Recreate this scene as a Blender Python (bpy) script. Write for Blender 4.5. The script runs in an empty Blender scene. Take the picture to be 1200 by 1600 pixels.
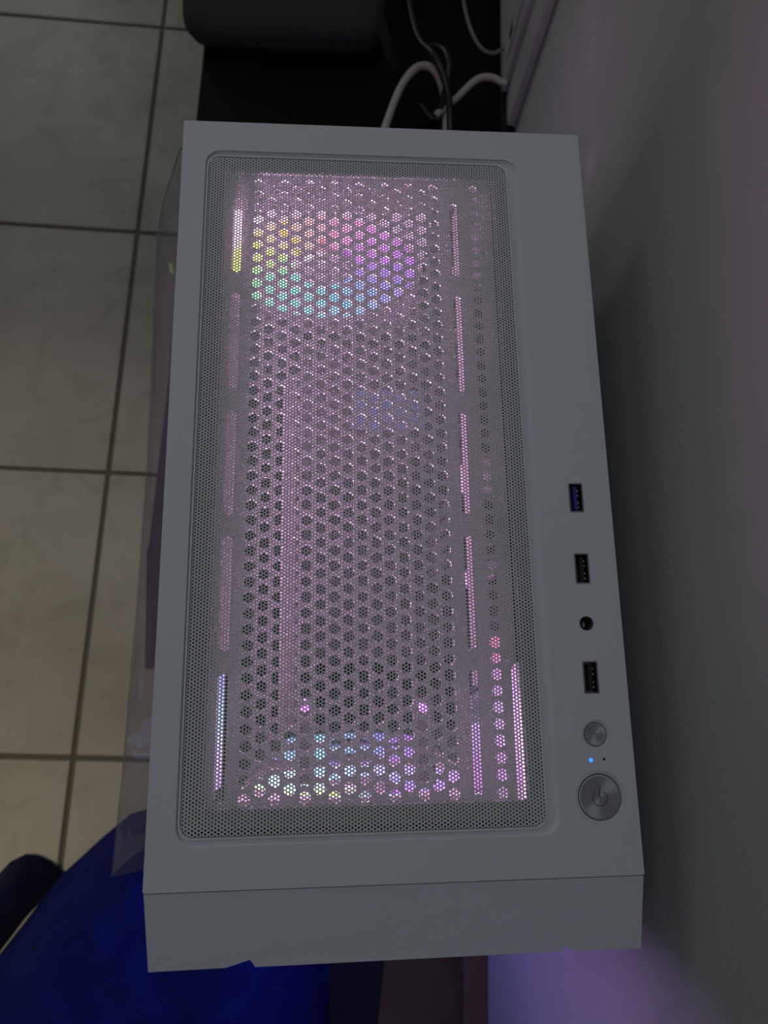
import bpy, bmesh, math, random
import numpy as np
from mathutils import Matrix, Vector, Euler, noise
random.seed(7)
S = bpy.context.scene
COL = S.collection
R = math.radians
T = 0.45                                   # height of the case's top surface above the floor (metres)

# ------------------------------------------------------------------ camera
cam_d = bpy.data.cameras.new('camera'); cam = bpy.data.objects.new('camera', cam_d); COL.objects.link(cam)
cam.location = (-0.02609, -0.09447, T + 0.30679)
cam.rotation_mode = 'XYZ'; cam.rotation_euler = (0.226101, -0.0688291, -0.0169618)
cam_d.sensor_fit = 'VERTICAL'; cam_d.sensor_height = 36.0; cam_d.lens = 36.0 * 1109.0 / 1600.0
cam_d.clip_start = 0.01; cam_d.clip_end = 20
cam_d.dof.use_dof = True; cam_d.dof.focus_distance = 0.315; cam_d.dof.aperture_fstop = 11.0
S.camera = cam
S.cycles.use_denoising = True; S.cycles.denoiser = 'OPENIMAGEDENOISE'; S.cycles.sample_clamp_indirect = 4.0
S.cycles.caustics_reflective = False; S.cycles.caustics_refractive = False; S.cycles.transparent_max_bounces = 16

# ------------------------------------------------------------------ light of the room
S.view_settings.view_transform = 'Standard'; S.view_settings.look = 'None'
S.view_settings.exposure = 0.0; S.view_settings.gamma = 1.0; S.view_settings.use_curve_mapping = False
W = bpy.data.worlds.new('room_ambience'); S.world = W; W.use_nodes = True
bg = W.node_tree.nodes['Background']; bg.inputs[0].default_value = (0.92, 0.96, 1.0, 1); bg.inputs[1].default_value = 0.035

def area(name, loc, target, sx, sy, power, color):
    l = bpy.data.lights.new(name, 'AREA'); l.shape = 'RECTANGLE'; l.size = sx; l.size_y = sy
    l.energy = power; l.color = color
    o = bpy.data.objects.new(name, l); COL.objects.link(o); o.location = loc
    o.rotation_euler = (Vector(target) - Vector(loc)).to_track_quat('-Z', 'Y').to_euler()
    return o
def lamp(name, loc, power, color, radius, parent=None):
    l = bpy.data.lights.new(name, 'POINT'); l.energy = power; l.color = color; l.shadow_soft_size = radius
    o = bpy.data.objects.new(name, l); COL.objects.link(o); o.location = loc
    if parent: o.parent = parent
    return o
area('ceiling_light', (-0.6, 0.6, 2.5), (0.0, 0.0, T), 1.4, 1.4, 5.3, (0.90, 0.96, 1.0))
area('window_light', (-1.15, 2.15, 1.05), (0.1, 0.0, T), 0.35, 1.0, 2.8, (0.97, 1.0, 0.97))
sl = bpy.data.lights.new('desk_lamp', 'SPOT'); sl.energy = 13.0; sl.color = (1.0, 0.86, 0.62); sl.spot_size = R(46); sl.spot_blend = 1.0; sl.shadow_soft_size = 0.08
so = bpy.data.objects.new('desk_lamp', sl); COL.objects.link(so); so.location = (-0.85, -0.50, 1.25)
so.rotation_euler = (Vector((-0.50, -0.22, 0.0)) - so.location).to_track_quat('-Z', 'Y').to_euler()

# ------------------------------------------------------------------ materials
def mat(name, color=(0.8, 0.8, 0.8), rough=0.5, metal=0.0, spec=0.5, emit=None, estr=0.0, bump=0.0, bscale=200.0, var=0.0, vscale=8.0, alpha=1.0, trans=0.0, sheen=0.0):
    m = bpy.data.materials.new(name); m.use_nodes = True
    nt = m.node_tree; b = nt.nodes['Principled BSDF']
    b.inputs['Base Color'].default_value = (*color, 1); b.inputs['Roughness'].default_value = rough
    b.inputs['Metallic'].default_value = metal; b.inputs['Specular IOR Level'].default_value = spec
    if sheen: b.inputs['Sheen Weight'].default_value = sheen
    if trans: b.inputs['Transmission Weight'].default_value = trans
    if emit:
        b.inputs['Emission Color'].default_value = (*emit, 1); b.inputs['Emission Strength'].default_value = estr
    tc = nt.nodes.new('ShaderNodeTexCoord')
    if var:
        n = nt.nodes.new('ShaderNodeTexNoise'); n.inputs['Scale'].default_value = vscale; n.inputs['Detail'].default_value = 5
        nt.links.new(tc.outputs['Object'], n.inputs['Vector'])
        mr = nt.nodes.new('ShaderNodeMapRange'); mr.inputs[3].default_value = 1 - var; mr.inputs[4].default_value = 1 + var
        mr.inputs[1].default_value = 0.3; mr.inputs[2].default_value = 0.7
        mx = nt.nodes.new('ShaderNodeMix'); mx.data_type = 'RGBA'; mx.blend_type = 'MULTIPLY'; mx.inputs[0].default_value = 1
        mx.inputs[6].default_value = (*color, 1)
        nt.links.new(n.outputs['Fac'], mr.inputs[0]); nt.links.new(mr.outputs[0], mx.inputs[7]); nt.links.new(mx.outputs[2], b.inputs['Base Color'])
    if bump:
        n2 = nt.nodes.new('ShaderNodeTexNoise'); n2.inputs['Scale'].default_value = bscale; n2.inputs['Detail'].default_value = 3
        bp = nt.nodes.new('ShaderNodeBump'); bp.inputs['Strength'].default_value = bump; bp.inputs['Distance'].default_value = 0.001
        nt.links.new(tc.outputs['Object'], n2.inputs['Vector']); nt.links.new(n2.outputs['Fac'], bp.inputs['Height']); nt.links.new(bp.outputs[0], b.inputs['Normal'])
    return m
M = {}
M['case'] = mat('white_painted_steel', (0.70, 0.74, 0.80), 0.55, bump=0.12, bscale=1500)
M['inner'] = mat('inner_white_steel', (0.74, 0.72, 0.74), 0.6, spec=0.15)
M['mesh'] = mat('filter_mesh', (0.78, 0.79, 0.80), 0.7, spec=0.2)
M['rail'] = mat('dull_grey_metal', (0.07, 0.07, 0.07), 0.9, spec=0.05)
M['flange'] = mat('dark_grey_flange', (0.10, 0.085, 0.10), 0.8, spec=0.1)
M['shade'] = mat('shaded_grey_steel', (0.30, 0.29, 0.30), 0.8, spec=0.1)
M['black_in'] = mat('matt_black_parts', (0.012, 0.012, 0.014), 0.95, spec=0.05)
M['strip'] = mat('magnetic_strip', (0.15, 0.155, 0.145), 0.8)
M['foam'] = mat('black_foam', (0.008, 0.008, 0.01), 0.9)  # near-black that puts the darkness of gaps and holes into colour
M['black'] = mat('black_plastic', (0.012, 0.012, 0.014), 0.4)
M['pcb'] = mat('black_circuit_board', (0.012, 0.012, 0.015), 0.9, spec=0.08)
M['grey'] = mat('grey_metal', (0.35, 0.36, 0.38), 0.45, 0.6)
M['steel'] = mat('bright_steel', (0.45, 0.46, 0.47), 0.3, 1.0)
M['portsteel'] = mat('port_shell_steel', (0.30, 0.31, 0.33), 0.35, 1.0)
M['gold'] = mat('gold_contact', (0.95, 0.62, 0.42), 0.35, 0.7)
M['blue'] = mat('blue_plastic', (0.02, 0.035, 0.32), 0.5)
M['wall'] = mat('wall_paint', (0.46, 0.465, 0.45), 0.85, bump=0.35, bscale=400, var=0.06, vscale=5)
M['trim'] = mat('white_trim_paint', (0.46, 0.46, 0.44), 0.6, var=0.08, vscale=20)
M['skirt'] = mat('brown_skirting', (0.12, 0.075, 0.05), 0.6)
M['grout'] = mat('grout', (0.15, 0.135, 0.10), 0.95, bump=0.4, bscale=300)
M['cabinet'] = mat('black_cabinet', (0.002, 0.002, 0.0025), 0.45, spec=0.12)
M['gloss'] = mat('gloss_black', (0.005, 0.005, 0.007), 0.12)
M['bag'] = mat('charcoal_nylon', (0.022, 0.024, 0.027), 0.85, bump=0.6, bscale=900)
M['bagdark'] = mat('black_webbing', (0.006, 0.006, 0.008), 0.8, bump=0.5, bscale=900)
M['cable_w'] = mat('pale_cable', (0.42, 0.40, 0.36), 0.5)
M['cable_g'] = mat('grey_cable', (0.16, 0.16, 0.16), 0.5)
M['cable_b'] = mat('black_cable', (0.01, 0.01, 0.014), 0.35)
M['navybox'] = mat('navy_card', (0.012, 0.012, 0.030), 0.6)
M['mat'] = mat('navy_mat', (0.006, 0.006, 0.016), 0.9)
M['led'] = mat('blue_led', (0.1, 0.2, 0.9), 0.4, emit=(0.03, 0.16, 1.0), estr=2.2)
M['violet_led'] = mat('violet_led', (0.5, 0.2, 0.9), 0.4, emit=(0.55, 0.12, 1.0), estr=4.0)
M['ram_led'] = mat('blue_light_bar', (0.03, 0.04, 0.08), 0.9, emit=(0.30, 0.42, 0.95), estr=0.13, spec=0.1)  # faint glow painted in for a blue reflection inside the case

def cloth_mat(name, color, sheen, sheencol):
    m = mat(name, color, 0.95, spec=0.15, var=0.25, vscale=40, sheen=sheen)
    b = m.node_tree.nodes['Principled BSDF']; b.inputs['Sheen Tint'].default_value = (*sheencol, 1)
    nt = m.node_tree; tc = nt.nodes.new('ShaderNodeTexCoord')
    v = nt.nodes.new('ShaderNodeTexVoronoi'); v.inputs['Scale'].default_value = 650
    bp = nt.nodes.new('ShaderNodeBump'); bp.inputs['Strength'].default_value = 0.8; bp.inputs['Distance'].default_value = 0.0012
    nt.links.new(tc.outputs['Object'], v.inputs['Vector']); nt.links.new(v.outputs['Distance'], bp.inputs['Height']); nt.links.new(bp.outputs[0], b.inputs['Normal'])
    return m
M['fleece'] = cloth_mat('blue_fleece', (0.004, 0.010, 0.15), 0.04, (0.25, 0.35, 0.9))
M['darkfleece'] = cloth_mat('dark_fleece', (0.004, 0.006, 0.03), 0.15, (0.3, 0.35, 0.6))  # shade on the fabric put into a near-black colour

def tile_mat():
    m = bpy.data.materials.new('beige_stone_tile'); m.use_nodes = True; nt = m.node_tree; b = nt.nodes['Principled BSDF']
    g = nt.nodes.new('ShaderNodeNewGeometry')
    n1 = nt.nodes.new('ShaderNodeTexNoise'); n1.inputs['Scale'].default_value = 5; n1.inputs['Detail'].default_value = 7; n1.inputs['Distortion'].default_value = 0.8
    n2 = nt.nodes.new('ShaderNodeTexNoise'); n2.inputs['Scale'].default_value = 16; n2.inputs['Detail'].default_value = 8; n2.inputs['Distortion'].default_value = 2.0
    for n in (n1, n2): nt.links.new(g.outputs['Position'], n.inputs['Vector'])
    cr = nt.nodes.new('ShaderNodeValToRGB'); e = cr.color_ramp.elements
    e[0].position = 0.32; e[0].color = (0.36, 0.335, 0.27, 1); e[1].position = 0.68; e[1].color = (0.50, 0.475, 0.40, 1)
    nt.links.new(n1.outputs['Fac'], cr.inputs[0])
    cr2 = nt.nodes.new('ShaderNodeValToRGB'); e = cr2.color_ramp.elements
    e[0].position = 0.30; e[0].color = (0.86, 0.85, 0.82, 1); e[1].position = 0.52; e[1].color = (1, 1, 1, 1)
    nt.links.new(n2.outputs['Fac'], cr2.inputs[0])
    mx = nt.nodes.new('ShaderNodeMix'); mx.data_type = 'RGBA'; mx.blend_type = 'MULTIPLY'; mx.inputs[0].default_value = 1
    nt.links.new(cr.outputs[0], mx.inputs[6]); nt.links.new(cr2.outputs[0], mx.inputs[7]); nt.links.new(mx.outputs[2], b.inputs['Base Color'])
    b.inputs['Roughness'].default_value = 0.42; b.inputs['Specular IOR Level'].default_value = 0.35
    return m
M['tile'] = tile_mat()

def brushed(name):                         # turned metal: circular brushing
    m = mat(name, (0.46, 0.48, 0.50), 0.42, 0.55); nt = m.node_tree; b = nt.nodes['Principled BSDF']
    t = nt.nodes.new('ShaderNodeTangent'); t.direction_type = 'RADIAL'; t.axis = 'Z'
    nt.links.new(t.outputs[0], b.inputs['Tangent']); b.inputs['Anisotropic'].default_value = 0.9
    return m
M['brushed'] = brushed('turned_metal')

def rgb_mat(name, stops, strength):        # lit plastic whose hue runs round the ring of lamps behind it
    m = bpy.data.materials.new(name); m.use_nodes = True; nt = m.node_tree; b = nt.nodes['Principled BSDF']
    tc = nt.nodes.new('ShaderNodeTexCoord'); gr = nt.nodes.new('ShaderNodeTexGradient'); gr.gradient_type = 'RADIAL'
    nt.links.new(tc.outputs['Object'], gr.inputs[0])
    cr = nt.nodes.new('ShaderNodeValToRGB'); el = cr.color_ramp.elements
    while len(el) > 1: el.remove(el[-1])
    for i, (deg, c) in enumerate(sorted(stops)):
        p = deg / 360.0
        e = el[0] if i == 0 else el.new(p)
        e.position = p; e.color = (*[v ** 1.35 for v in c], 1)
    nt.links.new(gr.outputs[0], cr.inputs[0])
    b.inputs['Base Color'].default_value = (0.10, 0.10, 0.10, 1); b.inputs['Roughness'].default_value = 0.6; b.inputs['Specular IOR Level'].default_value = 0.1
    nt.links.new(cr.outputs[0], b.inputs['Emission Color']); b.inputs['Emission Strength'].default_value = strength
    return m
def srgb(r, g, b): return tuple(((v / 255.0 + 0.055) / 1.055) ** 2.4 if v > 10 else v / 3294.0 for v in (r, g, b))
# Blender's radial gradient: 0.5 at +X, 0.75 at +Y, 0/1 at -X, 0.25 at -Y
def ang(d): return (d + 180.0) % 360.0
REAR = [(ang(0), srgb(170, 95, 255)), (ang(40), srgb(225, 95, 245)), (ang(70), srgb(250, 110, 190)), (ang(100), srgb(255, 135, 110)),
        (ang(130), srgb(255, 190, 80)), (ang(158), srgb(255, 225, 80)), (ang(179), srgb(235, 240, 120)), (0.0, srgb(235, 240, 120)), (359.9, srgb(235, 240, 120)),
        (ang(205), srgb(150, 235, 160)), (ang(240), srgb(130, 225, 225)), (ang(280), srgb(115, 195, 250)), (ang(320), srgb(130, 140, 255))]
REAR = [s for s in REAR if not (359 > s[0] > 358.5)]
TOPF = [(ang(0), srgb(190, 130, 250)), (ang(60), srgb(165, 150, 245)), (ang(110), srgb(160, 200, 245)), (ang(150), srgb(190, 220, 235)),
        (0.0, srgb(200, 235, 200)), (359.9, srgb(200, 235, 200)), (ang(225), srgb(235, 235, 120)), (ang(250), srgb(160, 240, 180)), (ang(280), srgb(150, 220, 250)),
        (ang(300), srgb(240, 140, 200)), (ang(330), srgb(235, 120, 240))]
LOWF = [(ang(0), srgb(215, 120, 245)), (ang(60), srgb(160, 150, 245)), (ang(120), srgb(165, 210, 235)), (0.0, srgb(170, 180, 245)), (359.9, srgb(170, 180, 245)),
        (ang(240), srgb(150, 150, 245)), (ang(300), srgb(200, 140, 240))]
M['rgb_rear'] = rgb_mat('rainbow_rear', REAR, 3.6)
M['rgb_top'] = rgb_mat('rainbow_front_top', TOPF, 2.4)
M['rgb_low'] = rgb_mat('rainbow_front_low', LOWF, 1.8)

def clear_mat(name, tint, gloss, rough, fres=1.45, haze=0.0):
    m = bpy.data.materials.new(name); m.use_nodes = True; nt = m.node_tree
    for n in list(nt.nodes): nt.nodes.remove(n)
    out = nt.nodes.new('ShaderNodeOutputMaterial'); tr = nt.nodes.new('ShaderNodeBsdfTransparent'); gl = nt.nodes.new('ShaderNodeBsdfGlossy')
    tr.inputs[0].default_value = (*tint, 1); gl.inputs['Roughness'].default_value = rough; gl.inputs[0].default_value = (gloss, gloss, gloss, 1)
    lw = nt.nodes.new('ShaderNodeLayerWeight'); lw.inputs[0].default_value = 0.5
    pw = nt.nodes.new('ShaderNodeMath'); pw.operation = 'POWER'; pw.inputs[1].default_value = 5.0; nt.links.new(lw.outputs['Facing'], pw.inputs[0])
    fr = nt.nodes.new('ShaderNodeMath'); fr.operation = 'MULTIPLY_ADD'; fr.inputs[1].default_value = 0.9; fr.inputs[2].default_value = 0.045; nt.links.new(pw.outputs[0], fr.inputs[0])
    mx = nt.nodes.new('ShaderNodeMixShader'); nt.links.new(fr.outputs[0], mx.inputs[0]); nt.links.new(tr.outputs[0], mx.inputs[1]); nt.links.new(gl.outputs[0], mx.inputs[2])
    last = mx
    if haze:
        df = nt.nodes.new('ShaderNodeBsdfDiffuse'); df.inputs[0].default_value = (0.8, 0.8, 0.85, 1)
        tl = nt.nodes.new('ShaderNodeBsdfTranslucent'); tl.inputs[0].default_value = (0.8, 0.8, 0.85, 1)
        m0 = nt.nodes.new('ShaderNodeMixShader'); nt.links.new(df.outputs[0], m0.inputs[1]); nt.links.new(tl.outputs[0], m0.inputs[2])
        m2 = nt.nodes.new('ShaderNodeMixShader'); m2.inputs[0].default_value = haze
        nt.links.new(last.outputs[0], m2.inputs[1]); nt.links.new(m0.outputs[0], m2.inputs[2]); last = m2
    nt.links.new(last.outputs[0], out.inputs[0])
    return m
M['glass'] = clear_mat('tinted_glass', (0.45, 0.45, 0.47), 0.9, 0.02)
M['film'] = clear_mat('clear_film', (0.93, 0.92, 0.94), 0.95, 0.06, 1.5, haze=0.10)

# ------------------------------------------------------------------ builders
def link(name, me, m=None, parent=None):
    o = bpy.data.objects.new(name, me); COL.objects.link(o)
    if m is not None and me is not None and not me.materials: me.materials.append(m)
    if parent: o.parent = parent
    return o
def tag(o, label=None, cat=None, group=None, kind=None):
    if label: o['label'] = label
    if cat: o['category'] = cat
    if group: o['group'] = group
    if kind: o['kind'] = kind
    return o
def empty(name, loc, rz=0.0):
    o = bpy.data.objects.new(name, None); COL.objects.link(o); o.location = loc; o.rotation_euler = (0, 0, rz); o.empty_display_size = 0.02
    return o
def bm_mesh(bm, name, smooth=False):
    me = bpy.data.meshes.new(name); bmesh.ops.recalc_face_normals(bm, faces=bm.faces); bm.to_mesh(me); bm.free()
    if smooth:
        for p in me.polygons: p.use_smooth = True
    return me
def box_bm(x0, x1, y0, y1, z0, z1, bev=0.0, seg=2, bm=None):
    own = bm is None
    if own: bm = bmesh.new()
    vs = [bm.verts.new(p) for p in ((x0, y0, z0), (x1, y0, z0), (x1, y1, z0), (x0, y1, z0), (x0, y0, z1), (x1, y0, z1), (x1, y1, z1), (x0, y1, z1))]
    fs = [bm.faces.new([vs[i] for i in f]) for f in ((0, 3, 2, 1), (4, 5, 6, 7), (0, 1, 5, 4), (1, 2, 6, 5), (2, 3, 7, 6), (3, 0, 4, 7))]
    if bev:
        es = list({e for f in fs for e in f.edges})
        bmesh.ops.bevel(bm, geom=es, offset=bev, segments=seg, profile=0.5, affect='EDGES')
    return bm
def box(name, x0, x1, y0, y1, z0, z1, m, parent=None, bev=0.0, seg=2):
    return link(name, bm_mesh(box_bm(x0, x1, y0, y1, z0, z1, bev, seg), name), m, parent)
def rrect(x0, x1, y0, y1, r=0.0, n=6):
    if r <= 0: return [(x0, y0), (x1, y0), (x1, y1), (x0, y1)]
    pts = []
    for cx, cy, a0 in ((x1 - r, y0 + r, -90), (x1 - r, y1 - r, 0), (x0 + r, y1 - r, 90), (x0 + r, y0 + r, 180)):
        for i in range(n + 1):
            a = R(a0 + 90.0 * i / n); pts.append((cx + r * math.cos(a), cy + r * math.sin(a)))
    return pts
def circ(cx, cy, r, n=16, ph=0.0):
    return [(cx + r * math.cos(2 * math.pi * i / n + ph), cy + r * math.sin(2 * math.pi * i / n + ph)) for i in range(n)]
def plate_mesh(name, outer, holes, z0, z1, bev=0.0):
    """flat sheet with real holes: outline + hole contours filled and given thickness"""
    cu = bpy.data.curves.new(name, 'CURVE'); cu.dimensions = '2D'; cu.fill_mode = 'BOTH'
    cu.extrude = (z1 - z0) / 2 - bev; cu.bevel_depth = bev; cu.bevel_resolution = 1
    for loop in [outer] + holes:
        sp = cu.splines.new('POLY'); sp.points.add(len(loop) - 1); sp.use_cyclic_u = True
        sp.points.foreach_set('co', [v for p in loop for v in (p[0], p[1], 0.0, 1.0)])
    tmp = bpy.data.objects.new(name, cu); COL.objects.link(tmp)
    dg = bpy.context.evaluated_depsgraph_get(); me = bpy.data.meshes.new_from_object(tmp.evaluated_get(dg))
    bpy.data.objects.remove(tmp); me.name = name
    me.transform(Matrix.Translation((0, 0, (z0 + z1) / 2))); me.materials.clear()
    return me
def plate(name, outer, holes, z0, z1, m, parent=None, bev=0.0):
    return link(name, plate_mesh(name, outer, holes, z0, z1, bev), m, parent)
def lathe_mesh(name, prof, n=32, smooth=False):
    bm = bmesh.new(); rings = []
    for r, z in prof:
        rings.append([bm.verts.new((r * math.cos(2 * math.pi * i / n), r * math.sin(2 * math.pi * i / n), z)) for i in range(n)] if r > 1e-6 else [bm.verts.new((0, 0, z))])
    for a, b in zip(rings, rings[1:]):
        for i in range(n):
            j = (i + 1) % n
            if len(a) == 1 and len(b) == 1: continue
            if len(a) == 1: bm.faces.new((a[0], b[i], b[j]))
            elif len(b) == 1: bm.faces.new((a[i], a[j], b[0]))
            else: bm.faces.new((a[i], a[j], b[j], b[i]))
    return bm_mesh(bm, name, smooth)
def spline(pts, sub=8):
    P = [Vector(p) for p in pts]; out = []
    for i in range(len(P) - 1):
        p0 = P[max(i - 1, 0)]; p1 = P[i]; p2 = P[i + 1]; p3 = P[min(i + 2, len(P) - 1)]
        for k in range(sub):
            t = k / sub
            out.append(0.5 * ((2 * p1) + (-p0 + p2) * t + (2 * p0 - 5 * p1 + 4 * p2 - p3) * t * t + (-p0 + 3 * p1 - 3 * p2 + p3) * t ** 3))
    out.append(P[-1]); return out
def tube_mesh(name, pts, r, n=10, sub=8, flat=1.0):
    P = spline(pts, sub); bm = bmesh.new(); rings = []
    up = Vector((0, 0, 1)); prev = None
    for i, p in enumerate(P):
        d = (P[min(i + 1, len(P) - 1)] - P[max(i - 1, 0)]).normalized()
        s = d.cross(up)
        if s.length < 0.05: s = prev or Vector((1, 0, 0))
        s.normalize(); u = s.cross(d).normalized(); prev = s
        rings.append([bm.verts.new(p + s * (r * math.cos(2 * math.pi * k / n)) + u * (r * flat * math.sin(2 * math.pi * k / n))) for k in range(n)])
    for a, b in zip(rings, rings[1:]):
        for k in range(n): bm.faces.new((a[k], a[(k + 1) % n], b[(k + 1) % n], b[k]))
    bm.faces.new(rings[0]); bm.faces.new(list(reversed(rings[-1])))
    return bm_mesh(bm, name, True)
def hex_mesh(name, x0, x1, y0, y1, pitch, hole, thick, corner, z, inset=0.0008, sides=6):
    """perforated sheet: one hexagonal cell per hole, each a ring of quads round an open hole with walls"""
    dx = pitch * math.sqrt(3) / 2; nx = int((x1 - x0) / dx) + 2; ny = int((y1 - y0) / pitch) + 2
    i, j = np.meshgrid(np.arange(nx), np.arange(ny), indexing='ij'); i = i.ravel(); j = j.ravel()
    cx = x0 + i * dx; cy = y0 + (j + 0.5 * (i % 2)) * pitch
    ax = np.maximum(np.maximum(x0 + corner - cx, cx - (x1 - corner)), 0); ay = np.maximum(np.maximum(y0 + corner - cy, cy - (y1 - corner)), 0)
    inside = (np.hypot(ax, ay) <= corner - 0.0002) & (cx > x0) & (cx < x1) & (cy > y0) & (cy < y1)
    cx = cx[inside]; cy = cy[inside]; n = len(cx)
    a = np.arange(6) * math.pi / 3; Ro = pitch / math.sqrt(3)
    outx = cx[:, None] + Ro * np.cos(a); outy = cy[:, None] + Ro * np.sin(a)
    inx = cx[:, None] + hole * np.cos(a); iny = cy[:, None] + hole * np.sin(a)
    V = np.zeros((n, 18, 3)); V[:, :6, 0] = outx; V[:, :6, 1] = outy; V[:, :6, 2] = z
    V[:, 6:12, 0] = inx; V[:, 6:12, 1] = iny; V[:, 6:12, 2] = z
    V[:, 12:, 0] = inx; V[:, 12:, 1] = iny; V[:, 12:, 2] = z - thick
    k = np.arange(6); k2 = (k + 1) % 6
    F = np.concatenate([np.stack([k, k2, 6 + k2, 6 + k], 1), np.stack([6 + k, 6 + k2, 12 + k2, 12 + k], 1)])
    F = (F[None] + (np.arange(n) * 18)[:, None, None]).reshape(-1)
    me = bpy.data.meshes.new(name); me.vertices.add(n * 18); me.vertices.foreach_set('co', V.ravel())
    nf = n * 12; me.loops.add(nf * 4); me.loops.foreach_set('vertex_index', F.astype(np.int32))
    me.polygons.add(nf); me.polygons.foreach_set('loop_start', np.arange(nf, dtype=np.int32) * 4)
    me.update(calc_edges=True); me.validate()
    return me

# ================================================================== SETTING
RZ = math.atan(0.047)                      # tiles and wall stand 2.7 degrees off the case
# floor: grout bed and single tiles
floor = box('floor', -1.9, 0.6, -1.3, 2.2, -0.02, -0.0025, M['grout']); tag(floor, kind='structure')
TS = 0.2935
tile_me = bm_mesh(box_bm(-TS / 2 + 0.0022, TS / 2 - 0.0022, -TS / 2 + 0.0022, TS / 2 - 0.0022, -0.009, 0.0, 0.0016, 2), 'tile'); tile_me.materials.append(M['tile'])
ax = Vector((math.cos(-RZ), math.sin(-RZ))); ay = Vector((math.sin(RZ), math.cos(RZ)))
N0 = Vector((-0.269, 0.1235))              # a grout crossing beside the case
for i in range(-5, 3):
    for j in range(-4, 6):
        c = N0 + ax * TS * (i + 0.5) + ay * TS * (j + 0.5)
        if c.x > 0.30: continue
        o = link('tile', tile_me, None, floor); o.location = (c.x, c.y, random.uniform(-0.0003, 0.0)); o.rotation_euler = (random.uniform(-.001, .001), random.uniform(-.001, .001), -RZ)
# right wall, its skirting and the door casing
wall_o = box('wall_right', 0.0, 0.12, -1.3, 2.2, 0.0, 2.4, M['wall']); wall_o.location = (0.1288, 0, 0); wall_o.rotation_euler = (0, 0, -RZ)
tag(wall_o, kind='structure')
def onwall(y, out=0.0): return (0.1288 + 0.047 * y - out)
bs = box('baseboard_right', -0.022, 0.0, -1.3, 0.10, 0.0, 0.05, M['skirt'], bev=0.002); bs.location = (0.1288, 0, 0); bs.rotation_euler = (0, 0, -RZ); tag(bs, kind='structure')
tr = box('trim_1', -0.009, 0.0, 0.4135, 0.4485, 0.0, 2.1, M['trim'], bev=0.003, seg=3); tr.location = (0.1288, 0, 0); tr.rotation_euler = (0, 0, -RZ); tag(tr, kind='structure')
tr2 = box('trim_2', -0.014, 0.0, 0.4515, 0.62, 0.0, 2.1, M['trim'], bev=0.002); tr2.location = (0.1288, 0, 0); tr2.rotation_euler = (0, 0, -RZ); tag(tr2, kind='structure')
sp = plate('strike_plate', rrect(-0.011, 0.011, -0.030, 0.030, 0.002), [rrect(-0.006, 0.006, -0.022, -0.004, 0.001)], 0, 0.0016, M['trim'], tr2)
sp.rotation_euler = (R(90), 0, R(-90)); sp.location = (-0.0142, 0.474, 0.2465)
pk = box('latch_pocket', -0.0146, -0.0139, 0.468, 0.480, 0.2245, 0.2425, M['foam'], tr2)

# ================================================================== COMPUTER CASE
case = empty('computer_case', (0, 0, 0))
tag(case, 'white desktop computer case with perforated top and rainbow fans glowing inside', 'computer')
def CP(name, *a, **k): return link(name, *a, **k)
FX0, FX1, FY0, FY1 = -0.0875, 0.0612, -0.1568, 0.1568      # filter outline
# --- top panel with its recess, port and button holes
ports = [('usb_port', 0.084, -0.0175), ('usb_port', 0.0842, -0.050), ('usb_port', 0.0842, -0.0972)]
holes = [rrect(-0.0888, 0.0672, -0.1597, 0.1597, 0.0075, 8)]
for _, x, y in ports: holes.append(rrect(x - 0.0033, x + 0.0033, y - 0.0068, y + 0.0068, 0.0004, 2))
holes.append(circ(0.0842, -0.0742, 0.0031, 28))
holes.append(circ(0.0845, -0.1208, 0.0062, 40)); holes.append(circ(0.0843, -0.1458, 0.0106, 56))
holes.append(circ(0.0815, -0.1310, 0.0010, 16)); holes.append(circ(0.0873, -0.1308, 0.0008, 16))
top = plate('top_panel', rrect(-0.1, 0.1, -0.1757, 0.176, 0.0006, 2), holes, T - 0.0012, T, M['case'], case, bev=0.0002)
sk = bmesh.new()
for b in ((-0.1, -0.0988, -0.1757, 0.176), (0.0988, 0.1, -0.1757, 0.176), (-0.0988, 0.0988, 0.1748, 0.176), (-0.0988, 0.0988, -0.1757, -0.1748)):
    box_bm(*b, T - 0.022, T - 0.0012, bm=sk)
link('panel_skirt', bm_mesh(sk, 'panel_skirt'), M['case'], top)
# --- recess: sloped wall ring and tray
def ring_mesh(name, loops):
    bm = bmesh.new(); rs = [[bm.verts.new((x, y, z)) for x, y in pts] for pts, z in loops]
    for a, b in zip(rs, rs[1:]):
        n = len(a)
        for i in range(n): bm.faces.new((a[i], a[(i + 1) % n], b[(i + 1) % n], b[i]))
    return bm_mesh(bm, name, True)
link('recess_edge', ring_mesh('recess_edge', [(rrect(-0.0888, 0.0672, -0.1597, 0.1597, 0.0075, 8), T - 0.0002), (rrect(-0.0884, 0.0664, -0.1590, 0.1590, 0.0068, 8), T - 0.0010), (rrect(-0.0880, 0.0652, -0.1581, 0.1581, 0.0058, 8), T - 0.0016)]), M['case'], top)
OX0, OX1, OY0, OY1 = -0.0795, 0.0545, -0.1462, 0.1482
slits = [rrect(-0.0801, -0.0793, 0.1492, 0.1555), rrect(-0.0801, -0.0792, -0.1525, -0.1480), rrect(0.0549, 0.0558, 0.1492, 0.1555),
         rrect(0.0541, 0.0549, -0.1525, -0.1480), rrect(0.0583, 0.0592, -0.1530, 0.1530), rrect(-0.0845, 0.0575, -0.1560, -0.1537)]
tray = plate('recess_tray', rrect(-0.0890, 0.0660, -0.1590, 0.1590, 0.0060, 6), [rrect(OX0, OX1, OY0, OY1, 0.001, 3)] + slits, T - 0.0024, T - 0.0016, M['case'], top)
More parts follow.
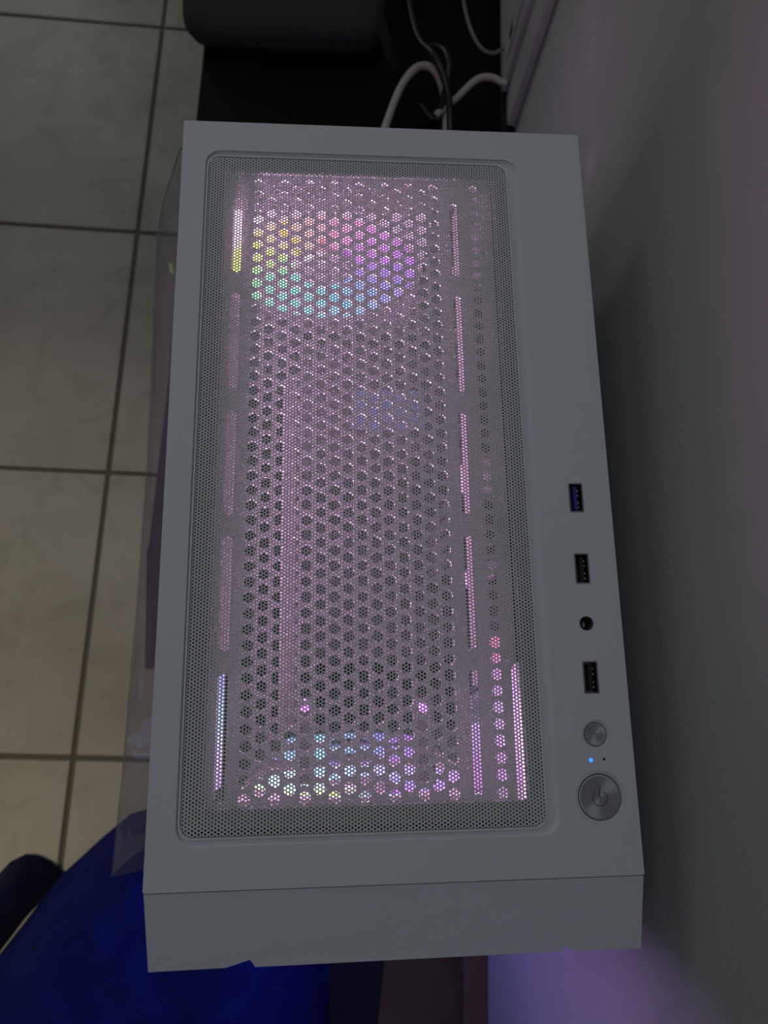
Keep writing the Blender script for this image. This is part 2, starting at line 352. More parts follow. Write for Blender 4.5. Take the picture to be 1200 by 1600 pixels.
magnet = plate('magnetic_strip', rrect(FX0 + 0.0002, FX1 - 0.0002, FY0 + 0.0002, FY1 - 0.0002, 0.0053, 6), [rrect(OX0, OX1, OY0, OY1, 0.001, 3)] + slits, T - 0.00155, T - 0.00125, M['strip'], top)
dark_gap = plate('foam_gasket', rrect(-0.0925, 0.0700, -0.1640, 0.1640), [rrect(OX0 - 0.0001, OX1 + 0.0001, OY0 - 0.0002, OY1 + 0.0030, 0.0001, 2)], T - 0.0046, T - 0.0036, M['foam'], top)  # added black plate; the shade below the slits is put into its colour
# --- dust filter (fine mesh) with rim
filt = link('dust_filter', hex_mesh('dust_filter', FX0, FX1, FY0, FY1, 0.0015, 0.00052, 0.00035, 0.0055, T - 0.0006), M['mesh'], case)
filt['label'] = 'fine perforated grey filter sheet'
plate('filter_rim', rrect(FX0 - 0.0005, FX1 + 0.0005, FY0 - 0.0005, FY1 + 0.0005, 0.0060, 8), [rrect(FX0 + 0.0003, FX1 - 0.0003, FY0 + 0.0003, FY1 - 0.0003, 0.0052, 8)], T - 0.0012, T - 0.00045, M['mesh'], filt)
# --- inner vent plate: round holes in a staggered field and the fan slots
vh = []
for c in list(range(15)) + ['x']:
    x = 0.0448 if c == 'x' else -0.0630 + 0.00622 * c
    odd = 0 if c == 'x' else c % 2
    for k in range(43):
        y = -0.1436 + 0.0069 * (k + 0.5 * odd)
        if y < 0.1475: vh.append(circ(x, y, 0.00250, 14))
def stadium(x, y0, y1, w=0.0043, n=8):
    r = w / 2
    return [(x + r * math.cos(R(a)), y1 - r + r * math.sin(R(a))) for a in np.linspace(0, 180, n)] + [(x + r * math.cos(R(a)), y0 + r + r * math.sin(R(a))) for a in np.linspace(180, 360, n)]
for x in (0.0343, -0.0730):
    for y0, y1 in ((0.0965, 0.1375), (0.0355, 0.0858), (-0.0240, 0.0252), (-0.0840, -0.0338), (-0.1445, -0.0932)):
        vh.append(stadium(x, y0, y1))
vent = plate('vent_plate', [(-0.0790, -0.1500), (0.0510, -0.1500), (0.0512, -0.0930), (0.0537, -0.0900), (0.0537, 0.1515), (-0.0790, 0.1515)], vh, T - 0.0068, T - 0.0060, M['inner'], case)
vent['label'] = 'white inner plate with staggered round vents'
# side rails that carry the vent plate
box('top_rail', -0.0975, -0.0792, -0.150, 0.1515, T - 0.0165, T - 0.0068, M['inner'], case)
box('top_rail', 0.0560, 0.0975, -0.150, 0.1515, T - 0.0165, T - 0.0068, M['inner'], case)
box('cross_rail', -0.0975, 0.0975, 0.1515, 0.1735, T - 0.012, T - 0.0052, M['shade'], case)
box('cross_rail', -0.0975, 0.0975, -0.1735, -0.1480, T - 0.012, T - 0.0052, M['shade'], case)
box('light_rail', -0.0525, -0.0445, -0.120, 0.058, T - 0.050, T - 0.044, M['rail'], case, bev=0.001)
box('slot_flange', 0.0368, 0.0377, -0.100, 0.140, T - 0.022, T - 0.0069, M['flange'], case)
box('side_bracket', -0.0792, -0.0695, -0.092, 0.092, T - 0.0125, T - 0.0117, M['inner'], case)
box('gap_seal', 0.0530, 0.0585, -0.090, 0.1515, T - 0.0130, T - 0.0074, M['foam'], case)  # added black strip; puts the gap's shade over the lit rail edge

# --- shell
box('right_side_panel', 0.0985, 0.0998, -0.174, 0.174, 0.022, T - 0.002, M['case'], case)
box('bottom_panel', -0.0985, 0.0985, -0.174, 0.174, 0.020, 0.022, M['case'], case)
def xz_plate(name, outer, hs, y, th, m, parent):       # sheet standing upright across the case
    me = plate_mesh(name, outer, hs, 0, th); me.transform(Matrix.Rotation(R(90), 4, 'X')); me.transform(Matrix.Translation((0, y + th, 0)))
    return link(name, me, m, parent)
fan_x, fan_z = -0.032, T - 0.090
io = [rrect(0.035, 0.082, T - 0.20, T - 0.045)]
pci = [rrect(-0.05, 0.07, 0.150 + 0.020 * i, 0.163 + 0.020 * i, 0.001, 2) for i in range(4)]
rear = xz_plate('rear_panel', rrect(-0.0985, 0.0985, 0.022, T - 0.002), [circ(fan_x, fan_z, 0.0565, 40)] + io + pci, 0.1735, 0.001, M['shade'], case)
xz_plate('io_shield', rrect(0.034, 0.083, T - 0.201, T - 0.044), [rrect(0.040, 0.052, T - 0.07 - 0.02 * i, T - 0.058 - 0.02 * i) for i in range(5)] + [circ(0.068, T - 0.07 - 0.022 * i, 0.005, 14) for i in range(5)], 0.1725, 0.0008, M['grey'], rear)
for i in range(4): box('slot_cover', -0.051, 0.071, 0.1722, 0.1732, 0.1495 + 0.020 * i, 0.1635 + 0.020 * i, M['case'], rear)
fz = [T - 0.090, T - 0.212, T - 0.334]
front_in = xz_plate('front_frame', rrect(-0.0985, 0.0985, 0.022, T - 0.002), [circ(-0.012, z, 0.0575, 40) for z in fz], -0.1738, 0.001, M['case'], case)

# --- front panel: overhanging cap, side cheeks, perforated face
cap_z = T - 0.0008
bm = bmesh.new()
back = [(-0.0999, -0.1763), (0.0999, -0.1763)]
fr_pts = [(0.0990, -0.2052), (0.0712, -0.2052), (0.0672, -0.2030), (0.0655, -0.2051), (-0.0570, -0.2057), (-0.0590, -0.2028), (-0.0685, -0.2055), (-0.0982, -0.2058)]
loop = [back[0], back[1]] + fr_pts
def capz(y): return cap_z - 0.0070 * min(1.0, max(0.0, (-y - 0.1763) / 0.029))
tv = [bm.verts.new((x, y, capz(y))) for x, y in loop]; bv = [bm.verts.new((x, y, capz(y) - 0.0035)) for x, y in loop]
bm.faces.new(tv); bm.faces.new(list(reversed(bv)))
for i in range(len(loop)):
    j = (i + 1) % len(loop); bm.faces.new((tv[i], bv[i], bv[j], tv[j]))
cap = link('front_panel', bm_mesh(bm, 'front_panel'), M['case'], case)
ch = bmesh.new()
for b in ((-0.098, -0.090, -0.2035, -0.1739, 0.022, T - 0.0130), (0.090, 0.098, -0.2035, -0.1739, 0.022, T - 0.0130), (-0.098, 0.098, -0.1775, -0.1739, T - 0.0130, T - 0.0045), (-0.090, 0.090, -0.2035, -0.1765, 0.022, 0.034)):
    box_bm(*b, bev=0.0008, bm=ch)
box_bm(-0.0975, 0.0975, -0.2030, -0.1765, T - 0.0142, T - 0.0125, bm=ch)
link('front_cheek', bm_mesh(ch, 'front_cheek'), M['case'], cap)
fm = hex_mesh('front_grille', -0.090, 0.090, 0.034, T - 0.010, 0.0034, 0.00150, 0.0005, 0.001, 0.0)
fm.transform(Matrix.Rotation(R(90), 4, 'X')); fm.transform(Matrix.Translation((0, -0.2005, 0)))
link('front_grille', fm, M['mesh'], cap)
# --- feet
for x in (-0.075, 0.075):
    for y in (-0.15, 0.14):
        o = link('foot', lathe_mesh('foot', [(0, 0), (0.013, 0), (0.015, 0.003), (0.015, 0.020), (0, 0.020)], 24), M['black'], case); o.location = (x, y, 0)
# --- glass side
box('glass_side_panel', -0.0998, -0.0965, -0.172, 0.172, 0.026, T - 0.023, M['glass'], case)['label'] = 'tinted glass side panel'

# --- fans
def fan_parts(pos, rot, lit, label):
    f = plate('cooling_fan', rrect(-0.060, 0.060, -0.060, 0.060, 0.006, 5), [circ(0, 0, 0.0568, 40)] + [circ(sx * 0.0525, sy * 0.0525, 0.0022, 10) for sx in (-1, 1) for sy in (-1, 1)], -0.025, 0.0, M['shade'], case)
    f.location = pos; f.rotation_euler = rot; f['label'] = label
    link('light_ring', lathe_mesh('light_ring', [(0.0566, -0.024), (0.0566, -0.001), (0.0550, 0.0002), (0.0535, -0.001), (0.0550, -0.024)], 48, True), lit, f)
    link('diffuser', lathe_mesh('diffuser', [(0.0188, -0.0188), (0.0548, -0.0188), (0.0548, -0.0200), (0.0188, -0.0200), (0.0188, -0.0188)], 48), lit, f)
    h = link('hub', lathe_mesh('hub', [(0, -0.001), (0.016, -0.001), (0.0185, -0.003), (0.0190, -0.020), (0, -0.020)], 32), M['grey'], f); h['label'] = 'dark grey fan hub'
    bl = bmesh.new(); nr, na = 6, 5; V = []
    for a in range(na):
        row = []
        for r in range(nr):
            rr = 0.0185 + (0.0535 - 0.0185) * r / (nr - 1); th = R(-22 + 82 * a / (na - 1) - 22 * (r / (nr - 1)) ** 1.3)
            row.append(bl.verts.new((rr * math.cos(th), rr * math.sin(th), -0.004 - 0.013 * a / (na - 1))))
        V.append(row)
    for a in range(na - 1):
        for r in range(nr - 1): bl.faces.new((V[a][r], V[a][r + 1], V[a + 1][r + 1], V[a + 1][r]))
    bme = bm_mesh(bl, 'blade', True); bme.materials.append(lit)
    for k in range(9):
        me = bme.copy(); me.transform(Matrix.Rotation(R(40 * k), 4, 'Z'))
        link('blade', me, None, f)
    return f
fr_ = fan_parts((fan_x, 0.1482, fan_z), (R(90), 0, 0), M['rgb_rear'], 'rear fan glowing yellow, cyan and violet')
ff = [fan_parts((-0.012, -0.1480, z), (R(-90), 0, 0), M['rgb_top'] if i == 0 else M['rgb_low'], ['upper', 'middle', 'lower'][i] + ' front fan glowing pastel colours') for i, z in enumerate(fz)]
# added fill lights, then the fans' own lamps
# added pink fill lights under the two top rails, shining inwards (they face away from the vents' view)
for x, tx in ((0.0785, -1), (-0.0935, 1)):
    st = bpy.data.lights.new('light_strip', 'AREA'); st.shape = 'RECTANGLE'; st.size = 0.045; st.size_y = 0.28; st.energy = 3.2; st.color = (1.0, 0.46, 0.86)
    so = bpy.data.objects.new('light_strip', st); COL.objects.link(so); so.parent = case; so.location = (x, 0, T - 0.052)
    so.rotation_euler = (0, R((90 + 10) if tx < 0 else -(90 + 10)), 0)
for i, f in enumerate(ff[:2]): lamp('fan_lamp', (0, 0, -0.032), 0.26, (0.62, 0.30, 1.0), 0.006, f)
lamp('fan_lamp', (-0.035, 0, -0.032), 0.5, (0.12, 0.22, 1.0), 0.006, ff[2])
lamp('fan_lamp', (0, 0, -0.030), 0.02, (0.62, 0.55, 1.0), 0.006, fr_)

# --- inside: board, cooler, memory, graphics card, power supply shroud, cables
mb = box('motherboard', 0.0745, 0.0765, -0.085, 0.150, 0.130, T - 0.035, M['pcb'], case)
box('board_tray', 0.0800, 0.0812, -0.135, 0.1715, 0.024, T - 0.018, M['inner'], case)
for z0, z1, y0, y1 in ((T - 0.075, T - 0.045, 0.02, 0.12), (T - 0.17, T - 0.08, 0.115, 0.145)):
    hb = bmesh.new()
    for k in range(7):
        yy = y0 + (y1 - y0) * k / 7.0; box_bm(0.045, 0.0745, yy, yy + (y1 - y0) / 12.0, z0, z1, bm=hb)
    link('heatsink', bm_mesh(hb, 'heatsink'), M['black_in'], mb)
cool = box('cooler_base', 0.055, 0.074, 0.035, 0.085, T - 0.165, T - 0.095, M['grey'], case, bev=0.003)
cool.name = 'processor_cooler'
fins = bmesh.new()
for k in range(24): box_bm(-0.045, 0.052, 0.028, 0.092, T - 0.185 + 0.0048 * k, T - 0.1835 + 0.0048 * k, bm=fins)
link('fin_stack', bm_mesh(fins, 'fin_stack'), M['black_in'], cool)
for k in range(4):
    yy = -0.005 - 0.0095 * k
    rm = box('memory_stick', 0.035, 0.0745, yy - 0.0035, yy + 0.0035, T - 0.185, T - 0.055, M['black_in'], mb, bev=0.001)
box('cooler_light', -0.016, 0.026, 0.040, 0.064, T - 0.0745, T - 0.0725, M['ram_led'], cool)  # glowing patch painted in for the rear fan's blue reflection
def ybar_mat(name, stops, y0, y1, strength):
    m = bpy.data.materials.new(name); m.use_nodes = True; nt = m.node_tree; b = nt.nodes['Principled BSDF']
    tc = nt.nodes.new('ShaderNodeTexCoord'); sx = nt.nodes.new('ShaderNodeSeparateXYZ'); nt.links.new(tc.outputs['Object'], sx.inputs[0])
    mr = nt.nodes.new('ShaderNodeMapRange'); mr.inputs[1].default_value = y0; mr.inputs[2].default_value = y1; nt.links.new(sx.outputs['Y'], mr.inputs[0])
    cr = nt.nodes.new('ShaderNodeValToRGB'); el = cr.color_ramp.elements
    while len(el) > 1: el.remove(el[-1])
    for i, (p, c) in enumerate(stops):
        e = el[0] if i == 0 else el.new(p)
        e.position = p; e.color = (*c, 1)
    nt.links.new(mr.outputs[0], cr.inputs[0]); nt.links.new(cr.outputs[0], b.inputs['Emission Color']); b.inputs['Emission Strength'].default_value = strength
    b.inputs['Base Color'].default_value = (0.08, 0.08, 0.08, 1); b.inputs['Roughness'].default_value = 0.8
    return m
M['bar_l'] = ybar_mat('lit_diffuser_left', [(0.0, srgb(200, 150, 240)), (0.25, srgb(210, 190, 245)), (0.5, srgb(165, 195, 235)), (0.75, srgb(150, 150, 235)), (1.0, srgb(120, 90, 235))], -0.148, -0.080, 1.3)
M['bar_r'] = ybar_mat('lit_diffuser_right', [(0.0, srgb(205, 110, 235)), (0.35, srgb(185, 140, 245)), (0.6, srgb(180, 120, 240)), (0.8, srgb(220, 90, 160)), (1.0, srgb(235, 90, 120))], -0.148, -0.070, 1.1)
box('light_bar', -0.0962, -0.0820, -0.1475, -0.093, T - 0.075, T - 0.036, M['bar_l'], case, bev=0.001)  # added glowing blocks that give the front slots their lit look
box('light_bar', 0.0525, 0.0730, -0.1475, -0.074, T - 0.085, T - 0.052, M['bar_r'], case, bev=0.001)
box('light_bar', 0.0360, 0.0480, -0.1475, -0.119, T - 0.060, T - 0.040, M['bar_r'], case, bev=0.001)
box('cable_cover', 0.0500, 0.0600, -0.045, 0.160, T - 0.12, T - 0.060, M['shade'], case, bev=0.001)
gpu = box('graphics_card', -0.048, 0.0745, -0.085, 0.168, 0.200, 0.238, M['black_in'], case, bev=0.005)
box('backplate', -0.050, 0.0745, -0.085, 0.168, 0.2385, 0.2400, M['pcb'], gpu)
box('power_supply_shroud', -0.095, 0.0795, -0.140, 0.1715, 0.105, 0.112, M['black_in'], case)
rc = [((0.030 - 0.02 * (k % 3), -0.095 - 0.005 * (k % 2), 0.115), (0.05, -0.115, 0.19 + 0.01 * k), (0.068, -0.10, 0.30 - 0.02 * k), (0.072, -0.07, 0.33 - 0.01 * k)) for k in range(5)]
for p in rc: link('power_cable', tube_mesh('power_cable', p, 0.0028, 8), M['cable_b'], case)
for x, y in ((-0.040, -0.1085), (0.018, -0.1100)):
    o = link('indicator_light', lathe_mesh('indicator_light', [(0, 0.0022), (0.0024, 0.0016), (0.0031, -0.001), (0, -0.0014)], 14, True), M['violet_led'], case); o.location = (x, y, T - 0.050)
    link('light_bracket', bm_mesh(box_bm(-0.0045, 0.0045, -0.036, 0.004, -0.0035, -0.0016), 'light_bracket'), M['black'], o)

# --- ports and buttons on the top panel
def usb(x, y, blue):
    p = link('usb_port', plate_mesh('usb_port', rrect(-0.0033, 0.0033, -0.0068, 0.0068, 0.0004, 2), [rrect(-0.0027, 0.0027, -0.0062, 0.0062, 0.0003, 2)], -0.0020, 0.00015), M['portsteel'], case)
    p.location = (x, y, T); p['label'] = 'metal usb socket with blue tongue' if blue else 'metal usb socket with black tongue'
    link('port_lining', bm_mesh(box_bm(-0.0032, 0.0032, -0.0067, 0.0067, -0.012, -0.0110, bm=box_bm(-0.0032, -0.0027, -0.0067, 0.0067, -0.012, -0.0021, bm=box_bm(0.0027, 0.0032, -0.0067, 0.0067, -0.012, -0.0021, bm=box_bm(-0.0032, 0.0032, 0.0062, 0.0067, -0.012, -0.0021, bm=box_bm(-0.0032, 0.0032, -0.0067, -0.0062, -0.012, -0.0021))))), 'port_lining'), M['foam'], p)
    tx0, tx1 = (-0.0006, 0.0010) if blue else (-0.0005, 0.0012)
    box('tongue', tx0, tx1, -0.0055, 0.0055, -0.011, -0.0012, M['blue'] if blue else M['black'], p)
    for k, yy in enumerate((0.0036, 0.0014, -0.0020, -0.0042)):
        box('contact', tx1, tx1 + 0.0007, yy - 0.00035, yy + 0.00035, -0.009, -0.0018, M['gold'], p)
usb(0.084, -0.0175, True); usb(0.0842, -0.050, False); usb(0.0842, -0.0972, False)
jk = link('audio_jack', lathe_mesh('audio_jack', [(0.0031, -0.0012), (0.0031, 0.0001), (0.0027, 0.0002), (0.0019, -0.0008), (0.0017, -0.010), (0, -0.010)], 28, True), M['black'], case); jk.location = (0.0842, -0.0742, T)
def button(name, x, y, ro, ri, power=False):
    b = link(name, lathe_mesh(name, [(ro - 0.00025, -0.003), (ro - 0.00025, -0.0003), (ro - 0.0004, -0.0001), (ri + 0.0006, -0.0002), (ri + 0.0002, -0.0009), (ri + 0.0002, -0.003)], 56, False), M['case'], case)
    b.location = (x, y, T)
    prof = [(ri, -0.003), (ri, -0.0006), (ri - 0.0002, -0.0004)] + [(ri * k / 10.0, -0.0004 - 0.0004 * (1 - (k / 10.0) ** 2)) for k in range(9, 0, -1)] + [(0, -0.0008)]
    link('button_face', lathe_mesh('button_face', prof, 64, True), M['brushed'], b)['label'] = 'turned metal button face'
    if power:
        sb = bmesh.new(); n = 40
        for r0, r1, a0, a1 in ((0.0029, 0.00325, 118, 422),):
            prev = None
            for k in range(n + 1):
                a = R(a0 + (a1 - a0) * k / n); q = [sb.verts.new((rr * math.cos(a), rr * math.sin(a) - 0.0004, -0.00066)) for rr in (r0, r1)]
                if prev: sb.faces.new((prev[0], prev[1], q[1], q[0]))
                prev = q
        v = [sb.verts.new(p) for p in ((-0.00018, -0.0006, -0.00070), (0.00018, -0.0006, -0.00070), (0.00018, 0.0044, -0.00055), (-0.00018, 0.0044, -0.00055))]; sb.faces.new(v)
        link('power_symbol', bm_mesh(sb, 'power_symbol'), M['foamgrey'], b)
    return b
M['foamgrey'] = mat('engraved_grey', (0.10, 0.105, 0.11), 0.6)
button('reset_button', 0.0845, -0.1208, 0.0062, 0.0047); button('power_button', 0.0843, -0.1458, 0.0106, 0.0090, True)
o = link('power_light', lathe_mesh('power_light', [(0, 0.0002), (0.0008, 0.0001), (0.00098, -0.0006), (0.00098, -0.004)], 16, True), M['led'], case); o.location = (0.0815, -0.1310, T)
o = link('pinhole', lathe_mesh('pinhole', [(0.00075, -0.0002), (0.0007, -0.004), (0, -0.004)], 16), M['foam'], case); o.location = (0.0873, -0.1308, T)

# ================================================================== FILM hanging off the glass side
prof_y = [(0.172, -0.1012), (0.166, -0.1042), (0.150, -0.1078), (0.135, -0.1112), (0.117, -0.1128), (0.08, -0.1122), (0.04, -0.1114), (-0.01, -0.1112), (-0.062, -0.1118), (-0.10, -0.1126), (-0.125, -0.1132), (-0.150, -0.1142), (-0.1715, -0.1152)]
def interp(tab, v):
    for (a, b), (c, d) in zip(tab, tab[1:]):
        if c <= v <= a: return b + (d - b) * (a - v) / (a - c)
    return tab[0][1] if v > tab[0][0] else tab[-1][1]
bm = bmesh.new(); NY, NV = 130, 46; G = []
for a in range(NY + 1):
    y = 0.172 - (0.172 + 0.1715) * a / NY; xo = interp(prof_y, y); w = -0.1004 - xo; row = []
    for b in range(NV + 1):
        v = b / NV
        if v < 0.35:                                   # out from the edge, gently arched
            t = v / 0.35; x = -0.1004 - w * t; z = T - 0.030 + 0.021 * math.sin(t * math.pi / 2)
        elif v < 0.5:
            t = (v - 0.35) / 0.15; x = xo - 0.0004 * math.sin(t * math.pi); z = T - 0.009 - 0.03 * t
        else:
            t = (v - 0.5) / 0.5; x = xo + (w - 0.0035) * t ** 0.8; z = T - 0.039 - 0.36 * t
        nz = noise.noise(Vector((y * 55, b * 0.5, 3.1))); n2 = noise.noise(Vector((y * 16, b * 0.22, 9.7)))
        amp = 1.0 if 2 < b else 0.2
        x += amp * (0.0007 * nz + 0.0010 * n2) * (0.35 if 12 < b < 22 else 1); z += 0.0016 * n2 * amp
        x = min(x, -0.1003)
        row.append(bm.verts.new((x, y, z)))
    G.append(row)
for a in range(NY):
    for b in range(NV): bm.faces.new((G[a][b], G[a][b + 1], G[a + 1][b + 1], G[a + 1][b]))
film = link('protective_film', bm_mesh(bm, 'protective_film', True), M['film'])
tag(film, 'loose clear plastic film hanging along the left side of the white case', 'plastic film')

# ================================================================== THINGS ROUND THE CASE
# flat navy board on the tiles beside the case
pl = [(-0.207, 0.268), (-0.2195, 0.045), (-0.2215, 0.036), (-0.2165, -0.084), (-0.150, -0.086), (-0.146, 0.266)]
nb = plate('flat_board', pl, [], 0.0, 0.006, M['navybox'], None, bev=0.0004)
tag(nb, 'dark navy flat board lying on the tiles left of the case, behind the film', 'board')
# low black cabinet behind
cab = empty('low_cabinet', (0.0, 0.0, 0.0)); tag(cab, 'low black cabinet on the tiles behind the computer case', 'cabinet')
CZ = 0.17
c1 = box('carcass', -0.175, 0.127, 0.22, 1.05, 0.0, CZ - 0.018, M['cabinet'], cab); c1.rotation_euler = (0, 0, -RZ)
c2 = box('cabinet_top', -0.1765, 0.1285, 0.215, 1.055, CZ - 0.018, CZ, M['cabinet'], cab, bev=0.0015); c2.rotation_euler = (0, 0, -RZ)
# black glossy panel upright along the wall
gp = box('upright_panel', 0.114, 0.1265, 0.30, 0.80, CZ, CZ + 0.020, M['gloss'], None, bev=0.002); gp.rotation_euler = (0, 0, -RZ)
gp.name = 'flat_black_device'; tag(gp, 'slim glossy black device on the cabinet against the wall', 'device')
# bag
bag = empty('laptop_bag', (-0.072, 0.645, CZ)); bag.scale = (1, 1, 0.62); tag(bag, 'dark grey padded laptop bag lying on the low black cabinet', 'bag')
bb = bmesh.new(); NXb, NYb = 30, 30
def sq(t, e): return math.copysign(abs(t) ** e, t)
rings = []
for i in range(17):
    ph = -math.pi / 2 + math.pi * i / 16
    ring = []
    for k in range(64):
        th = 2 * math.pi * k / 64
        cx = sq(math.cos(th), 0.22) * 0.097; cy = sq(math.sin(th), 0.22) * 0.150
        cr = sq(math.cos(ph), 0.45) if abs(math.cos(ph)) > 1e-6 else 0.0
        x, y, z = cx * (0.86 + 0.14 * cr) * (cr ** 0.15 if cr > 0 else 0), cy * (0.90 + 0.10 * cr) * (cr ** 0.15 if cr > 0 else 0), 0.031 + 0.029 * sq(math.sin(ph), 0.8)
        z += 0.004 * noise.noise(Vector((x * 18, y * 18, 1.0))) * (1 if z > 0.03 else 0)
        ring.append(bb.verts.new((x, y, max(z, 0.0015))))
    rings.append(ring)
for a, b in zip(rings, rings[1:]):
    for k in range(64): bb.faces.new((a[k], a[(k + 1) % 64], b[(k + 1) % 64], b[k]))
bb.faces.new(list(reversed(rings[0]))); bb.faces.new(rings[-1])
bmesh.ops.remove_doubles(bb, verts=bb.verts, dist=1e-5)
link('bag_body', bm_mesh(bb, 'bag_body', True), M['bag'], bag)
def loop3(w, h, z, n=60, e=0.22, yo=0):
    return [(sq(math.cos(2 * math.pi * k / n), e) * w, sq(math.sin(2 * math.pi * k / n), e) * h + yo, z) for k in range(n + 1)]
link('seam_piping', tube_mesh('seam_piping', loop3(0.0895, 0.141, 0.052), 0.0022, 8, 2), M['bagdark'], bag)
link('zip', tube_mesh('zip', loop3(0.0975, 0.1505, 0.030), 0.0016, 6, 2), M['bagdark'], bag)
link('front_pocket', tube_mesh('front_pocket', [(-0.045, -0.138, 0.0535), (-0.044, -0.06, 0.0600), (-0.044, 0.12, 0.0600)], 0.0014, 6), M['bagdark'], bag)
link('shoulder_strap', tube_mesh('shoulder_strap', [(0.050, -0.060, 0.066), (0.072, -0.095, 0.061), (0.090, -0.130, 0.052), (0.100, -0.150, 0.028), (0.108, -0.158, 0.006)], 0.006, 10, 8, 0.3), M['bagdark'], bag)
link('carry_loop', tube_mesh('carry_loop', [(-0.096, 0.115, 0.030), (-0.106, 0.080, 0.022), (-0.118, 0.068, 0.012), (-0.134, 0.078, 0.008), (-0.140, 0.110, 0.010), (-0.125, 0.140, 0.018), (-0.096, 0.145, 0.028)], 0.0042, 10, 8, 0.6), M['bagdark'], bag)
# cables on the cabinet: heights above the cabinet top
def cable(name, pts, r, m, label):
    o = link(name, tube_mesh(name, [(x, y, CZ + z) for x, y, z in pts], r, 10, 10), m); tag(o, label, 'cable', 'cables on the black cabinet'); return o
cable('power_cable', [(0.008, 0.330, 0.010), (0.014, 0.370, 0.024), (0.021, 0.396, 0.028), (0.036, 0.439, 0.030), (0.050, 0.461, 0.031), (0.062, 0.467, 0.030), (0.071, 0.462, 0.028), (0.078, 0.450, 0.022), (0.082, 0.430, 0.012), (0.082, 0.405, 0.005)], 0.0036, M['cable_w'], 'thick pale cable arching over the black cabinet just behind the case')
cable('power_cable', [(0.072, 0.425, 0.016), (0.080, 0.432, 0.018), (0.090, 0.438, 0.022), (0.100, 0.447, 0.026), (0.112, 0.456, 0.029), (0.124, 0.457, 0.030), (0.134, 0.452, 0.030), (0.1385, 0.449, 0.031)], 0.0033, M['cable_w'], 'pale cable curving right to the wall from the dark cable knot')
cable('power_cable', [(0.104, 0.62, 0.010), (0.103, 0.56, 0.020), (0.107, 0.514, 0.028), (0.116, 0.490, 0.030), (0.128, 0.485, 0.030), (0.138, 0.491, 0.031)], 0.0019, M['cable_g'], 'thin grey cable looping near the wall, farthest of the pale cables')
cable('power_cable', [(0.045, 0.62, 0.010), (0.050, 0.54, 0.022), (0.056, 0.495, 0.032), (0.068, 0.466, 0.042), (0.079, 0.440, 0.036), (0.084, 0.410, 0.022), (0.081, 0.36, 0.008), (0.078, 0.30, 0.004)], 0.0034, M['cable_b'], 'black cable crossing over the thick pale cable')
cable('power_cable', [(0.068, 0.498, 0.022), (0.078, 0.480, 0.036), (0.082, 0.460, 0.038), (0.079, 0.440, 0.026), (0.072, 0.425, 0.010), (0.060, 0.445, 0.005)], 0.0034, M['cable_b'], 'short black cable loop at the knot of cables')
ad = box('power_adapter', 0.045, 0.105, 0.62, 0.72, CZ, CZ + 0.032, M['black'], None, bev=0.006, seg=3); tag(ad, 'black power adapter brick at the cables by the wall', 'adapter')

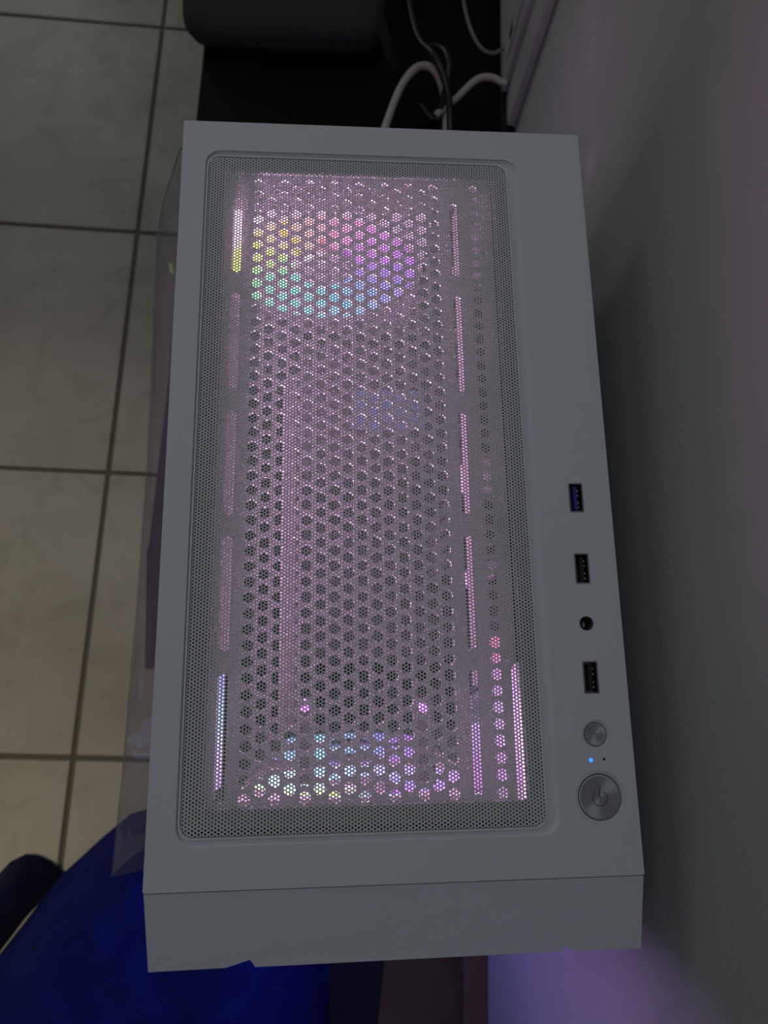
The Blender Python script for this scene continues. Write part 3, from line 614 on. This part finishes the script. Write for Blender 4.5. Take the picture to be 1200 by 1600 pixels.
# cloth heaps in front of the case
def inside_dist(px, py, poly):
    c = False; d = 1e9; n = len(poly); q = (px, py)
    for i in range(n):
        x1, y1 = poly[i]; x2, y2 = poly[(i + 1) % n]
        if (y1 > py) != (y2 > py) and px < (x2 - x1) * (py - y1) / (y2 - y1) + x1: c = not c
        dx, dy = x2 - x1, y2 - y1; t = max(0, min(1, ((px - x1) * dx + (py - y1) * dy) / (dx * dx + dy * dy)))
        dd = math.hypot(px - x1 - t * dx, py - y1 - t * dy)
        if dd < d: d = dd; q = (x1 + t * dx, y1 + t * dy)
    return (d if c else -d), q
def heap(name, poly, hmax, edge, m, folds, seed, step=0.005, lift=None):
    xs = [p[0] for p in poly]; ys = [p[1] for p in poly]; bm = bmesh.new(); grid = {}
    nx = int((max(xs) - min(xs)) / step) + 3; ny = int((max(ys) - min(ys)) / step) + 3
    for i in range(nx):
        for j in range(ny):
            x = min(xs) + (i - 1) * step; y = min(ys) + (j - 1) * step; d, q0 = inside_dist(x, y, poly)
            if d < -step * 1.45: continue
            dd = max(d, 0.0); t = 1 - math.exp(-dd / edge)
            z = hmax * t
            if lift: z *= lift(x, y)
            f = noise.noise(Vector((x * 14 + seed, y * 9, seed))) * 0.35 + noise.noise(Vector(((x + y) * 30, (x - y) * 12, seed + 3))) * 0.22
            z += folds * f * t
            for (fx, fy, gx, gy, wd, hh) in FOLDS.get(name, []):     # long ridges
                ex, ey = gx - fx, gy - fy; tt = max(0, min(1, ((x - fx) * ex + (y - fy) * ey) / (ex * ex + ey * ey)))
                q = math.hypot(x - fx - tt * ex, y - fy - tt * ey); z += hh * math.exp(-(q / wd) ** 2) * t
            if d < 0:
                # pull the rim onto the outline
                z = 0.0; x, y = q0
            grid[i, j] = bm.verts.new((x, y, max(z, 0.0) + 0.002))
    for (i, j), v in list(grid.items()):
        if (i + 1, j) in grid and (i, j + 1) in grid and (i + 1, j + 1) in grid:
            bm.faces.new((v, grid[i + 1, j], grid[i + 1, j + 1], grid[i, j + 1]))
    bmesh.ops.smooth_vert(bm, verts=[v for v in bm.verts if v.co.z > 0.003], factor=0.5, use_axis_x=True, use_axis_y=True, use_axis_z=True)
    o = link(name, bm_mesh(bm, name, True), m); return o
FOLDS = {'blue_blanket': [(-0.19, -0.27, -0.36, -0.36, 0.022, 0.020), (-0.10, -0.30, -0.13, -0.60, 0.03, 0.018), (-0.20, -0.42, -0.30, -0.62, 0.03, 0.02)]}
poly_blue = [(-0.196, -0.216), (-0.212, -0.220), (-0.224, -0.223), (-0.234, -0.231), (-0.250, -0.244), (-0.270, -0.262), (-0.288, -0.278), (-0.315, -0.315), (-0.342, -0.350), (-0.372, -0.385),
             (-0.385, -0.45), (-0.39, -0.70), (-0.20, -0.75), (-0.032, -0.70), (-0.030, -0.40), (-0.034, -0.262), (-0.10, -0.222)]
bl = heap('blue_blanket', poly_blue, 0.13, 0.035, M['fleece'], 0.030, 5.0); tag(bl, 'bright blue fleece blanket heaped on the floor in front of the case', 'blanket')  # plain heap in place of a leg in blue trousers
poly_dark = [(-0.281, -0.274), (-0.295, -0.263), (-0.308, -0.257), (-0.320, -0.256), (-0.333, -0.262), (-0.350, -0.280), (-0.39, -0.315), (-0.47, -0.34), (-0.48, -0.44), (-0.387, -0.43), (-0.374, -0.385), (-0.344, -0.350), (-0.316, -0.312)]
dk = heap('dark_cloth', poly_dark, 0.055, 0.02, M['darkfleece'], 0.008, 11.0, 0.005); tag(dk, 'near-black rounded cloth hump beside the blue blanket at lower left', 'cloth')  # hump dark from shade; the shade is put into its colour
mt = plate('floor_mat', [(-0.14, -0.215), (0.095, -0.215), (0.095, -0.74), (-0.14, -0.74)], [], 0.0, 0.004, M['mat'], None, bev=0.0005)
tag(mt, 'narrow black floor mat showing between the blue blanket and the brown board', 'mat')
M['wood'] = mat('dark_brown_wood', (0.085, 0.055, 0.036), 0.6, var=0.2, vscale=25)
wp = plate('brown_board', [(0.030, -0.215), (0.0955, -0.215), (0.0805, -0.74), (-0.008, -0.74), (0.014, -0.42), (0.022, -0.364)], [], 0.004, 0.010, M['wood'], None, bev=0.001)
tag(wp, 'dark brown board on the floor between the black mat and the wall', 'board')
